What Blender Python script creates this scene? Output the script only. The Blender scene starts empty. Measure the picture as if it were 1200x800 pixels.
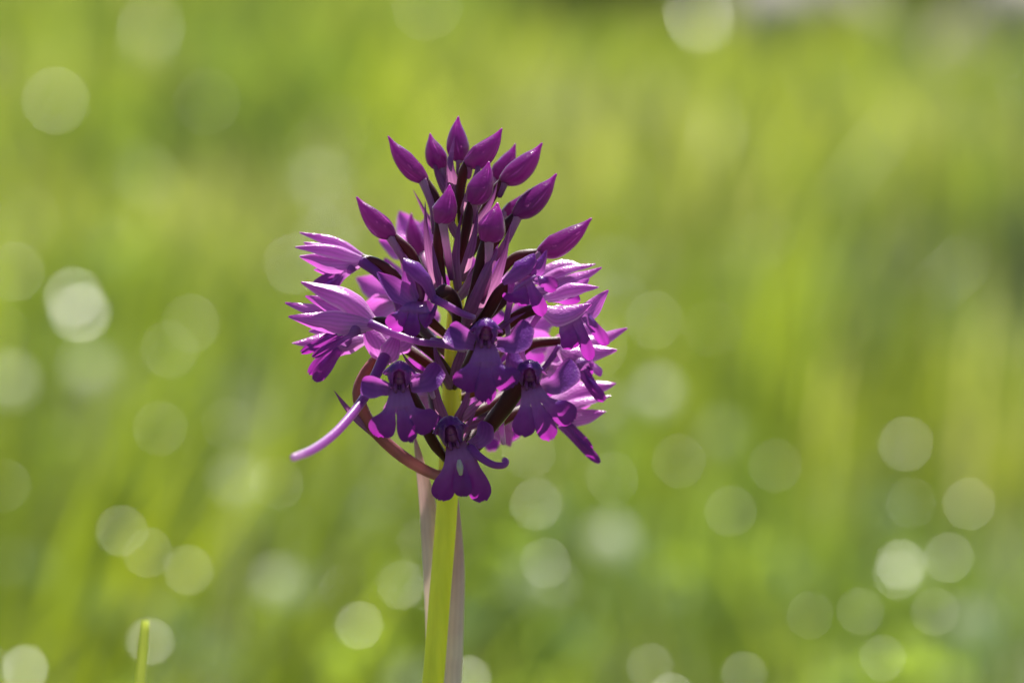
import bpy, math, random
import numpy as np
from mathutils import Vector, Matrix

random.seed(7)
rng = np.random.default_rng(11)
sc = bpy.context.scene
COL = sc.collection
R = math.radians

# ------------------------------------------------------------------ camera
PX = 1e-4                    # one tenth of a millimetre: the unit the flower is measured in
DIST = 0.433                 # lens to the orchid
PITCH = R(8.0)
FOCUS_CENTRE = Vector((0, 0, 0.262))
FWD = Vector((0, math.cos(PITCH), -math.sin(PITCH)))
UP = Vector((0, math.sin(PITCH), math.cos(PITCH)))
RIGHT = Vector((1, 0, 0))
CAM = FOCUS_CENTRE - FWD * DIST
cam_d = bpy.data.cameras.new('camera')
cam = bpy.data.objects.new('camera', cam_d)
COL.objects.link(cam)
cam.location = CAM
cam.rotation_euler = (math.pi / 2 - PITCH, 0, 0)
cam_d.sensor_width = 36
cam_d.lens = 36 * DIST / (1200 * PX)
cam_d.clip_start = 0.01
cam_d.clip_end = 2000
cam_d.dof.use_dof = True
cam_d.dof.focus_distance = DIST - 0.006
cam_d.dof.aperture_fstop = cam_d.lens / 9.0
cam_d.dof.aperture_blades = 0
sc.camera = cam

# ------------------------------------------------------------------ light
SUN_EL, SUN_AZ = R(66), R(12)       # azimuth from +Y, negative = to the left
SUN = Vector((math.sin(SUN_AZ) * math.cos(SUN_EL), math.cos(SUN_AZ) * math.cos(SUN_EL), math.sin(SUN_EL)))
world = bpy.data.worlds.new('World')
sc.world = world
world.use_nodes = True
wn = world.node_tree.nodes
bg = wn['Background']
sky = wn.new('ShaderNodeTexSky')
sky.sky_type = 'NISHITA'
sky.sun_disc = False
sky.sun_elevation = SUN_EL
sky.sun_rotation = SUN_AZ
world.node_tree.links.new(sky.outputs[0], bg.inputs[0])
bg.inputs[1].default_value = 0.05
sun_d = bpy.data.lights.new('sun', 'SUN')
sun_d.energy = 5.0
sun_d.angle = R(0.5)
sun_d.color = (1.0, 0.95, 0.86)
sun = bpy.data.objects.new('sun', sun_d)
COL.objects.link(sun)
sun.rotation_euler = SUN.to_track_quat('Z', 'Y').to_euler()
sun.location = (0, 0, 5)

sc.view_settings.view_transform = 'Standard'
sc.view_settings.look = 'None'
sc.view_settings.exposure = 1.45
sc.view_settings.gamma = 1.0
sc.render.engine = 'CYCLES'
sc.cycles.use_denoising = True
try:
    sc.cycles.denoiser = 'OPENIMAGEDENOISE'
    sc.cycles.denoising_input_passes = 'RGB_ALBEDO_NORMAL'
    sc.cycles.denoising_prefilter = 'ACCURATE'
except Exception:
    pass
sc.cycles.use_adaptive_sampling = False
sc.cycles.max_bounces = 10
sc.cycles.transmission_bounces = 8
sc.cycles.sample_clamp_indirect = 4.0


# ------------------------------------------------------------------ helpers
def U(px, py, d=0.0):
    """tenths of a millimetre across / down / away from the orchid's plane -> world point"""
    k = (DIST + d * PX) / DIST
    return CAM + FWD * (DIST + d * PX) + RIGHT * ((px - 600) * PX * k) + UP * ((400 - py) * PX * k)


def V(x, y, z):
    """direction: right, up, towards the viewer"""
    return (RIGHT * x + UP * y - FWD * z).normalized()


def mesh_obj(name, verts, faces, mat, parent=None, smooth=True):
    me = bpy.data.meshes.new(name)
    me.from_pydata([tuple(v) for v in verts], [], faces)
    me.update()
    if smooth:
        me.polygons.foreach_set('use_smooth', [True] * len(me.polygons))
    if mat:
        me.materials.append(mat)
    o = bpy.data.objects.new(name, me)
    COL.objects.link(o)
    if parent:
        o.parent = parent
        o.matrix_parent_inverse = parent.matrix_world.inverted()
    return o


def empty(name, loc):
    o = bpy.data.objects.new(name, None)
    COL.objects.link(o)
    o.location = loc
    o.empty_display_size = 0.01
    o.matrix_world = Matrix.Translation(loc)
    return o


def tag(o, label=None, cat=None, group=None, kind=None):
    if label: o['label'] = label
    if cat: o['category'] = cat
    if group: o['group'] = group
    if kind: o['kind'] = kind
    return o


def spline(pts, n):
    """Catmull-Rom through pts, n samples evenly in parameter"""
    P = [Vector(p) for p in pts]
    if len(P) == 2:
        return [P[0].lerp(P[1], i / (n - 1)) for i in range(n)]
    P = [P[0] * 2 - P[1]] + P + [P[-1] * 2 - P[-2]]
    seg = len(P) - 3
    out = []
    for i in range(n):
        u = i / (n - 1) * seg
        k = min(int(u), seg - 1)
        t = u - k
        a, b, c, d = P[k], P[k + 1], P[k + 2], P[k + 3]
        out.append(0.5 * ((2 * b) + (c - a) * t + (2 * a - 5 * b + 4 * c - d) * t * t + (3 * b - a - 3 * c + d) * t ** 3))
    return out


def interp(tab, t):
    """smooth lookup (cubic Hermite through the table)"""
    n = len(tab)
    if t <= tab[0][0]: return tab[0][1]
    if t >= tab[-1][0]: return tab[-1][1]
    for i in range(n - 1):
        t0, v0 = tab[i]
        t1, v1 = tab[i + 1]
        if t <= t1:
            h = t1 - t0
            m0 = (v1 - tab[i - 1][1]) / (t1 - tab[i - 1][0]) if i > 0 else (v1 - v0) / h
            m1 = (tab[i + 2][1] - v0) / (tab[i + 2][0] - t0) if i < n - 2 else (v1 - v0) / h
            k = (t - t0) / h
            r = (2 * k ** 3 - 3 * k * k + 1) * v0 + (k ** 3 - 2 * k * k + k) * h * m0 + (3 * k * k - 2 * k ** 3) * v1 + (k ** 3 - k * k) * h * m1
            return max(r, min(v0, v1) * .8)


def tangents(c):
    n = len(c)
    return [(c[min(i + 1, n - 1)] - c[max(i - 1, 0)]).normalized() for i in range(n)]


def tube(name, pts, radii, mat, parent, n=26, seg=12, squash=1.0, ridges=0, ridge=0.0, twist=0.0, cap=True, wob=0.0):
    """closed tube along world points; radii = table (t, r) in metres"""
    c = spline(pts, n)
    T = tangents(c)
    ref = Vector((0.3, -1, 0.2)).normalized()
    side = (ref - T[0] * ref.dot(T[0])).normalized()
    verts, faces, uv = [], [], []
    ph = random.random() * 6.28
    for i in range(n):
        side = (side - T[i] * side.dot(T[i])).normalized()
        other = T[i].cross(side)
        t = i / (n - 1)
        r = interp(radii, t)
        if wob:
            r *= 1 + wob * math.sin(t * 9 + ph) * math.sin(t * 23 + ph * 2)
        for j in range(seg):
            a = 2 * math.pi * j / seg
            rr = r * (1 + ridge * math.cos(ridges * (a + twist * t)))
            verts.append(c[i] + side * (math.cos(a) * rr) + other * (math.sin(a) * rr * squash))
            uv.append((abs(j / seg * 2 - 1), t))
    for i in range(n - 1):
        for j in range(seg):
            a, b = i * seg + j, i * seg + (j + 1) % seg
            faces.append((a, b, b + seg, a + seg))
    if cap:
        verts.append(c[0] - T[0] * interp(radii, 0) * 0.5)
        verts.append(c[-1] + T[-1] * interp(radii, 1) * 0.6)
        uv += [(.5, 0), (.5, 1)]
        k = len(verts) - 2
        for j in range(seg):
            faces.append((k, (j + 1) % seg, j))
            faces.append((k + 1, (n - 1) * seg + j, (n - 1) * seg + (j + 1) % seg))
    o = mesh_obj(name, verts, faces, mat, parent)
    put_uv(o, uv)
    return o


def solid(o, th):
    m = o.modifiers.new('thickness', 'SOLIDIFY')
    m.thickness = th
    m.offset = 0
    m.use_quality_normals = True
    return o


PROFILE = {
    'sepal': [(0, .34), (.18, .72), (.42, 1.0), (.66, .82), (.86, .42), (1, .07)],
    'petal': [(0, .45), (.25, .85), (.5, 1.0), (.75, .85), (.92, .45), (1, .12)],
    'round': [(0, .4), (.3, .86), (.6, 1.0), (.85, .8), (.96, .45), (1, .16)],
    'bract': [(0, .8), (.2, 1.0), (.5, .8), (.8, .38), (1, .04)],
    'wing': [(0, .5), (.3, .72), (.62, 1.0), (.84, .86), (.95, .5), (1, .2)],
    'straw': [(0, 1), (.6, 1), (.95, .95), (1, .75)],
    'strap': [(0, .5), (.3, .8), (.7, 1.0), (.92, .8), (1, .35)],
    'sheath': [(0, 1), (.4, 1.0), (.7, .8), (.9, .4), (1, .05)],
}


def blade(name, pts, width, mat, parent, normal=None, side=None, prof='sepal', cup=0.25, keel=0.0,
          ruffle=0.04, twist=0.0, n=22, m=10, th=0, asym=0.0):
    """leaf-like sheet along world points; width in px units; cup > 0 bends the edges away from the normal"""
    c = spline(pts, n)
    T = tangents(c)
    w = width * PX * 0.5
    verts, faces, uv = [], [], []
    ph = [random.random() * 6.28 for _ in range(4)]
    for i in range(n):
        t = i / (n - 1)
        if side is not None:
            s = (side - T[i] * side.dot(T[i])).normalized()
        else:
            nn = normal if normal is not None else V(0, .3, 1)
            s = T[i].cross(nn)
            if s.length < .05:
                s = RIGHT.copy()
            s.normalize()
        nr = s.cross(T[i]).normalized()
        if twist:
            s = Matrix.Rotation(twist * t, 3, T[i]) @ s
            nr = Matrix.Rotation(twist * t, 3, T[i]) @ nr
        hw = w * interp(PROFILE[prof], t)
        for j in range(m + 1):
            q = j / m * 2 - 1
            e = 1 + .05 * math.sin(t * 17 + ph[0]) * (1 if q > 0 else 0) + .05 * math.sin(t * 15 + ph[1]) * (1 if q < 0 else 0)
            e *= 1 + (asym if q > 0 else -asym)
            off = -cup * hw * (q * q) * 1.2 - keel * hw * abs(q)
            off += ruffle * w * (math.sin(t * 8 + ph[2] + q * 2.4) * abs(q) + .6 * math.sin(t * 14 + ph[3] - q * 3) * q * q)
            verts.append(c[i] + s * (hw * q * e * (1 - .18 * cup * q * q)) + nr * off)
            uv.append((q * .5 + .5, t))
    for i in range(n - 1):
        for j in range(m):
            a = i * (m + 1) + j
            faces.append((a, a + 1, a + m + 2, a + m + 1))
    o = mesh_obj(name, verts, faces, mat, parent)
    put_uv(o, uv)
    return solid(o, th) if th else o


def put_uv(o, uv):
    me = o.data
    lay = me.uv_layers.new(name='UVMap')
    idx = np.empty(len(me.loops), dtype=np.int32)
    me.loops.foreach_get('vertex_index', idx)
    lay.data.foreach_set('uv', np.asarray(uv, dtype=np.float32)[idx].ravel())


# ------------------------------------------------------------------ materials
def nodes_of(name):
    m = bpy.data.materials.new(name)
    m.use_nodes = True
    return m, m.node_tree.nodes, m.node_tree.links


def ramp(nt, stops):
    r = nt.nodes.new('ShaderNodeValToRGB')
    e = r.color_ramp.elements
    e[0].position, e[0].color = stops[0][0], (*stops[0][1], 1)
    e[1].position, e[1].color = stops[-1][0], (*stops[-1][1], 1)
    for p, c in stops[1:-1]:
        x = e.new(p)
        x.color = (*c, 1)
    return r


def tissue(name, stops, stops_through, thin=.5, rough=.38, spec=.5, veins=26, vein_amt=.25, bump=.25, cells=5200, sheet=True, rim=None, rim_at=.88):
    """thin plant tissue: coloured along its length, faint veins, glossy cell relief, light shining through"""
    m, N, L = nodes_of(name)
    nt = m.node_tree
    out = N['Material Output']
    pr = N['Principled BSDF']
    tc = N.new('ShaderNodeTexCoord')
    sep = N.new('ShaderNodeSeparateXYZ')
    L.new(tc.outputs['UV'], sep.inputs[0])
    noise = N.new('ShaderNodeTexNoise')
    noise.inputs['Scale'].default_value = 420
    noise.inputs['Detail'].default_value = 5
    L.new(tc.outputs['Object'], noise.inputs['Vector'])
    add = N.new('ShaderNodeMath'); add.operation = 'MULTIPLY_ADD'
    L.new(noise.outputs['Fac'], add.inputs[0]); add.inputs[1].default_value = .42
    sub = N.new('ShaderNodeMath'); sub.operation = 'SUBTRACT'
    L.new(sep.outputs['Y'], sub.inputs[0]); sub.inputs[1].default_value = .21
    L.new(sub.outputs[0], add.inputs[2])
    r1, r2 = ramp(nt, stops), ramp(nt, stops_through)
    L.new(add.outputs[0], r1.inputs[0]); L.new(add.outputs[0], r2.inputs[0])
    # veins running lengthwise
    vs = N.new('ShaderNodeMath'); vs.operation = 'MULTIPLY'
    L.new(sep.outputs['X'], vs.inputs[0]); vs.inputs[1].default_value = veins
    vn = N.new('ShaderNodeMath'); vn.operation = 'MULTIPLY_ADD'
    L.new(noise.outputs['Fac'], vn.inputs[0]); vn.inputs[1].default_value = 5.0
    L.new(vs.outputs[0], vn.inputs[2])
    si = N.new('ShaderNodeMath'); si.operation = 'SINE'
    L.new(vn.outputs[0], si.inputs[0])
    mr = N.new('ShaderNodeMapRange')
    mr.inputs['From Min'].default_value = -1; mr.inputs['From Max'].default_value = 1
    mr.inputs['To Min'].default_value = 1 - vein_amt; mr.inputs['To Max'].default_value = 1 + vein_amt * .4
    L.new(si.outputs[0], mr.inputs['Value'])

    def times(col):
        mx = N.new('ShaderNodeVectorMath'); mx.operation = 'SCALE'
        L.new(col, mx.inputs[0]); L.new(mr.outputs[0], mx.inputs['Scale'])
        return mx.outputs[0]
    N.remove(pr)
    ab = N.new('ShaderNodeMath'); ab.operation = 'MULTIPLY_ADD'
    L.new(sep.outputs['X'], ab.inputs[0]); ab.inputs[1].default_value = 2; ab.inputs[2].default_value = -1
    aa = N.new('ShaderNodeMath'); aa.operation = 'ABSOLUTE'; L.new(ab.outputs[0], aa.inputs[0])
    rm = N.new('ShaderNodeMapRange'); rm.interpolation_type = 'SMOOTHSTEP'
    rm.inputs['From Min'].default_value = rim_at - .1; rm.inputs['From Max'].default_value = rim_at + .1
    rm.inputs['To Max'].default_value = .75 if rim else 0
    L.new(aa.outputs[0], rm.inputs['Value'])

    def edged(col):  # margin pigment; on the outer sepals sun-caught edges are painted in with it
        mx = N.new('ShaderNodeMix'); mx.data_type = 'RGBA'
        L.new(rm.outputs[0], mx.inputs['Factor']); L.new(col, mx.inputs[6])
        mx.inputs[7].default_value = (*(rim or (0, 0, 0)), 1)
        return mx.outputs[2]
    df = N.new('ShaderNodeBsdfDiffuse')
    L.new(edged(times(r1.outputs[0])), df.inputs['Color'])
    tr = N.new('ShaderNodeBsdfTranslucent')
    L.new(times(r2.outputs[0]), tr.inputs['Color'])
    mix = N.new('ShaderNodeMixShader')
    mix.inputs[0].default_value = thin
    L.new(df.outputs[0], mix.inputs[1]); L.new(tr.outputs[0], mix.inputs[2])
    gl = N.new('ShaderNodeBsdfGlossy')
    gl.inputs['Roughness'].default_value = rough
    fr = N.new('ShaderNodeFresnel'); fr.inputs['IOR'].default_value = 1.3 + .3 * spec
    ge = N.new('ShaderNodeNewGeometry')
    if sheet:          # a single sheet has skin on both faces: undo the node's inside-out refraction
        rc = N.new('ShaderNodeMix'); rc.data_type = 'FLOAT'
        L.new(ge.outputs['Backfacing'], rc.inputs['Factor'])
        rc.inputs[2].default_value = 1.3 + .3 * spec
        rc.inputs[3].default_value = 1 / (1.3 + .3 * spec)
        L.new(rc.outputs[0], fr.inputs['IOR'])
        fm = fr
    else:
        bk = N.new('ShaderNodeMath'); bk.operation = 'SUBTRACT'; bk.inputs[0].default_value = 1
        L.new(ge.outputs['Backfacing'], bk.inputs[1])
        fm = N.new('ShaderNodeMath'); fm.operation = 'MULTIPLY'
        L.new(fr.outputs[0], fm.inputs[0]); L.new(bk.outputs[0], fm.inputs[1])
    top = N.new('ShaderNodeMixShader')
    L.new(fm.outputs[0], top.inputs[0]); L.new(mix.outputs[0], top.inputs[1]); L.new(gl.outputs[0], top.inputs[2])
    L.new(top.outputs[0], out.inputs['Surface'])
    # papillate cells
    vo = N.new('ShaderNodeTexVoronoi')
    vo.inputs['Scale'].default_value = cells
    L.new(tc.outputs['Object'], vo.inputs['Vector'])
    nb = N.new('ShaderNodeTexNoise'); nb.inputs['Scale'].default_value = cells * .28; nb.inputs['Detail'].default_value = 3
    L.new(tc.outputs['Object'], nb.inputs['Vector'])
    ad = N.new('ShaderNodeMath'); ad.operation = 'MULTIPLY_ADD'
    L.new(vo.outputs['Distance'], ad.inputs[0]); ad.inputs[1].default_value = -.5
    L.new(nb.outputs['Fac'], ad.inputs[2])
    bp = N.new('ShaderNodeBump'); bp.inputs['Strength'].default_value = bump; bp.inputs['Distance'].default_value = .00012
    L.new(ad.outputs[0], bp.inputs['Height'])
    for nd in (df, gl):
        L.new(bp.outputs[0], nd.inputs['Normal'])
    return m


M_sepal_sunlit = tissue('sunlit_sepal_tissue',  # base and edges paled: sunlit highlights put into the colour
                 [(0, (.60, .30, .64)), (.35, (.55, .19, .58)), (1, (.44, .07, .46))],
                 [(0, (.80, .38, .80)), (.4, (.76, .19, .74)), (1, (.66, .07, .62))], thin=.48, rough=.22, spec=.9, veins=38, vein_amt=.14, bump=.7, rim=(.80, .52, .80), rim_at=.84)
M_sepal_shaded = tissue('shaded_sepal_tissue',  # darker violet copy of the sepal colour, shade on the front flowers painted in
                [(0, (.15, .055, .25)), (.4, (.13, .04, .25)), (1, (.10, .02, .21))],
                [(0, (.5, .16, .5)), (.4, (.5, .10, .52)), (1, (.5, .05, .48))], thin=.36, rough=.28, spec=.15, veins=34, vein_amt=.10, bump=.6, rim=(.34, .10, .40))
M_lip = tissue('lip_tissue',
               [(0, (.14, .02, .12)), (.14, (.22, .09, .30)), (.40, (.17, .06, .30)), (.66, (.06, .008, .17)), (1, (.05, .006, .14))],
               [(0, (.4, .08, .3)), (.3, (.58, .20, .60)), (.65, (.60, .07, .58)), (1, (.44, .02, .42))], thin=.38, bump=.6, rough=.30, spec=.15, veins=30, vein_amt=.05)
M_spur = tissue('spur_tissue', [(0, (.15, .04, .26)), (.5, (.20, .045, .27)), (.85, (.24, .07, .30)), (1, (.58, .36, .58))], [(0, (.7, .26, .72)), (.8, (.8, .35, .8)), (1, (.92, .64, .92))], thin=.45, spec=.1, veins=10, vein_amt=.1, sheet=False)
M_bud_spur = tissue('bud_spur_tissue', [(0, (.55, .28, .48)), (.45, (.36, .13, .32)), (1, (.16, .04, .15))], [(0, (.92, .66, .88)), (.5, (.8, .4, .7)), (1, (.6, .2, .5))], thin=.42, spec=.1, veins=10, vein_amt=.1, sheet=False)
M_bract = tissue('bract_tissue', [(0, (.17, .05, .12)), (.3, (.19, .05, .17)), (.6, (.15, .03, .17)), (1, (.13, .018, .15))],
                 [(0, (.60, .28, .42)), (.6, (.5, .14, .42)), (1, (.42, .08, .34))], thin=.38, veins=20, vein_amt=.15)
M_sheath = tissue('sheath_tissue', [(0, (.80, .66, .42)), (.5, (.80, .66, .50)), (1, (.58, .38, .32))],
                  [(0, (.92, .86, .68)), (.5, (.92, .80, .74)), (1, (.8, .55, .58))], thin=.55, veins=24, vein_amt=.06, sheet=False, spec=.15)
M_bud = tissue('bud_tissue', [(0, (.17, .03, .15)), (.25, (.11, .010, .11)), (.7, (.09, .006, .11)), (1, (.26, .012, .24))],
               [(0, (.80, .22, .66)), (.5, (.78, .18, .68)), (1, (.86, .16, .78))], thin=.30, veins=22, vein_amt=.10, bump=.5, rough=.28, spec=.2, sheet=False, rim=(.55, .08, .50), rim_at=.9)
M_ovary = tissue('ovary_tissue', [(0, (.11, .06, .02)), (.2, (.06, .016, .016)), (1, (.04, .009, .02))],
                 [(0, (.6, .45, .15)), (.25, (.5, .14, .10)), (1, (.42, .10, .16))], thin=.25, veins=12, vein_amt=.2, spec=.1, rough=.5, sheet=False)
M_ovary_red = tissue('ovary_tissue_red', [(0, (.36, .18, .18)), (.3, (.30, .10, .12)), (1, (.24, .07, .05))],
                     [(0, (.8, .5, .5)), (.5, (.75, .35, .3)), (1, (.6, .25, .15))], thin=.45, veins=12, vein_amt=.2, spec=.3, rough=.4, sheet=False)
M_column = tissue('column_tissue', [(0, (.12, .01, .08)), (1, (.34, .08, .30))], [(0, (.3, .02, .2)), (1, (.5, .12, .4))], thin=.3, sheet=False)
M_pale_spot = tissue('pale_spot_tissue', [(0, (.50, .46, .44)), (1, (.52, .50, .42))], [(0, (.7, .66, .55)), (1, (.7, .66, .55))], thin=.4, vein_amt=.1)

# stem: fleshy, light soaks into it
M_stem, N_, L_ = nodes_of('stem_flesh')
p_ = N_['Principled BSDF']
tc_ = N_.new('ShaderNodeTexCoord')
sp_ = N_.new('ShaderNodeSeparateXYZ'); L_.new(tc_.outputs['UV'], sp_.inputs[0])
ns_ = N_.new('ShaderNodeTexNoise'); ns_.inputs['Scale'].default_value = 260; ns_.inputs['Detail'].default_value = 6
mp_ = N_.new('ShaderNodeMapping'); mp_.inputs['Scale'].default_value = (4, 4, .25)
L_.new(tc_.outputs['Object'], mp_.inputs[0]); L_.new(mp_.outputs[0], ns_.inputs['Vector'])
rp_ = ramp(M_stem.node_tree, [(.3, (.70, .70, .015)), (.7, (.84, .82, .03))])
L_.new(ns_.outputs['Fac'], rp_.inputs[0]); L_.new(rp_.outputs[0], p_.inputs['Base Color'])
p_.inputs['Roughness'].default_value = .42
p_.inputs['Subsurface Weight'].default_value = 1
p_.inputs['Subsurface Radius'].default_value = (1.0, .9, .15)
p_.inputs['Subsurface Scale'].default_value = .0022
bp_ = N_.new('ShaderNodeBump'); bp_.inputs['Strength'].default_value = .3; bp_.inputs['Distance'].default_value = .0002
L_.new(ns_.outputs['Fac'], bp_.inputs['Height']); L_.new(bp_.outputs[0], p_.inputs['Normal'])


def leafy(name, attr=True, col=(.1, .15, .03), through=(.3, .42, .04), rough=.4, thin=.45, spec=.5, var=.25):
    m, N, L = nodes_of(name)
    out, pr = N['Material Output'], N['Principled BSDF']
    tr = N.new('ShaderNodeBsdfTranslucent')
    mix = N.new('ShaderNodeMixShader'); mix.inputs[0].default_value = thin
    if attr:
        at = N.new('ShaderNodeAttribute'); at.attribute_name = 'Col'
        L.new(at.outputs['Color'], pr.inputs['Base Color'])
        g = N.new('ShaderNodeVectorMath'); g.operation = 'MULTIPLY'
        g.inputs[1].default_value = through
        L.new(at.outputs['Color'], g.inputs[0]); L.new(g.outputs[0], tr.inputs['Color'])
    else:
        nz = N.new('ShaderNodeTexNoise'); nz.inputs['Scale'].default_value = 90; nz.inputs['Detail'].default_value = 4
        tc = N.new('ShaderNodeTexCoord'); L.new(tc.outputs['Object'], nz.inputs['Vector'])
        lo = tuple(x * (1 - var) for x in col); hi = tuple(x * (1 + var) for x in col)
        r = ramp(m.node_tree, [(.3, lo), (.7, hi)])
        L.new(nz.outputs['Fac'], r.inputs[0]); L.new(r.outputs[0], pr.inputs['Base Color'])
        tr.inputs['Color'].default_value = (*through, 1)
    pr.inputs['Roughness'].default_value = rough
    pr.inputs['Specular IOR Level'].default_value = spec
    L.new(pr.outputs[0], mix.inputs[1]); L.new(tr.outputs[0], mix.inputs[2])
    L.new(mix.outputs[0], out.inputs['Surface'])
    return m


M_grass = leafy('grass_blades', True, through=(2.45, 2.42, 1.15), rough=.27, thin=.5)
M_gloss = leafy('glossy_leaf', False, (.07, .11, .03), (.22, .30, .04), rough=.27, thin=.25, spec=.6)
M_herb = leafy('herb_leaf', False, (.09, .15, .03), (.30, .42, .04), rough=.4, thin=.45)
M_lime = leafy('lime_blade', False, (.38, .44, .12), (.85, .9, .3), rough=.4, thin=.5)
M_bush = leafy('bush_leaf', False, (.045, .065, .025), (.09, .13, .03), rough=.5, thin=.3)

M_bark, N_, L_ = nodes_of('bark')
nz_ = N_.new('ShaderNodeTexNoise'); nz_.inputs['Scale'].default_value = 30
rp_ = ramp(M_bark.node_tree, [(.3, (.07, .055, .04)), (.7, (.16, .13, .1))])
L_.new(nz_.outputs['Fac'], rp_.inputs[0]); L_.new(rp_.outputs[0], N_['Principled BSDF'].inputs['Base Color'])
N_['Principled BSDF'].inputs['Roughness'].default_value = .9

M_stone, N_, L_ = nodes_of('limestone')
tc_ = N_.new('ShaderNodeTexCoord')
nz_ = N_.new('ShaderNodeTexNoise'); nz_.inputs['Scale'].default_value = 14; nz_.inputs['Detail'].default_value = 8
L_.new(tc_.outputs['Object'], nz_.inputs['Vector'])
rp_ = ramp(M_stone.node_tree, [(.3, (.12, .11, .09)), (.55, (.24, .22, .19)), (.75, (.34, .31, .27))])
L_.new(nz_.outputs['Fac'], rp_.inputs[0]); L_.new(rp_.outputs[0], N_['Principled BSDF'].inputs['Base Color'])
N_['Principled BSDF'].inputs['Roughness'].default_value = .9
bp_ = N_.new('ShaderNodeBump'); bp_.inputs['Distance'].default_value = .01
L_.new(nz_.outputs['Fac'], bp_.inputs['Height']); L_.new(bp_.outputs[0], N_['Principled BSDF'].inputs['Normal'])

M_ground, N_, L_ = nodes_of('meadow_soil')
tc_ = N_.new('ShaderNodeTexCoord')
nz_ = N_.new('ShaderNodeTexNoise'); nz_.inputs['Scale'].default_value = 3.0; nz_.inputs['Detail'].default_value = 9
L_.new(tc_.outputs['Object'], nz_.inputs['Vector'])
rp_ = ramp(M_ground.node_tree, [(.3, (.035, .045, .015)), (.5, (.055, .07, .022)), (.7, (.09, .085, .04))])
L_.new(nz_.outputs['Fac'], rp_.inputs[0]); L_.new(rp_.outputs[0], N_['Principled BSDF'].inputs['Base Color'])
N_['Principled BSDF'].inputs['Roughness'].default_value = .95

# ------------------------------------------------------------------ ground
gv, gf = [], []
edge = [-400, -120, -40, -14, -6, -3, -1.5, -.6, 0, .6, 1.5, 3, 6, 14, 40, 120, 400]
for yy in edge:
    for xx in edge:
        near = max(0, 1 - math.hypot(xx, yy) / 3)
        gv.append((xx, yy, -.01 + .012 * math.sin(xx * 3 + yy * 2) * (1 - near)))
k = len(edge)
for i in range(k - 1):
    for j in range(k - 1):
        gf.append((i * k + j, i * k + j + 1, (i + 1) * k + j + 1, (i + 1) * k + j))
tag(mesh_obj('ground', gv, gf, M_ground), 'earth under the meadow grass', None, kind='structure')


# ------------------------------------------------------------------ meadow grass
def vnoise(x, y, s, seed):
    """smooth value noise"""
    r = np.random.default_rng(seed)
    g = r.random((64, 64))
    fx, fy = (x / s) % 64, (y / s) % 64
    ix, iy = fx.astype(int), fy.astype(int)
    tx, ty = fx - ix, fy - iy
    tx, ty = tx * tx * (3 - 2 * tx), ty * ty * (3 - 2 * ty)
    a, b = g[ix % 64, iy % 64], g[(ix + 1) % 64, iy % 64]
    c, d = g[ix % 64, (iy + 1) % 64], g[(ix + 1) % 64, (iy + 1) % 64]
    return (a * (1 - tx) + b * tx) * (1 - ty) + (c * (1 - tx) + d * tx) * ty


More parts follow.
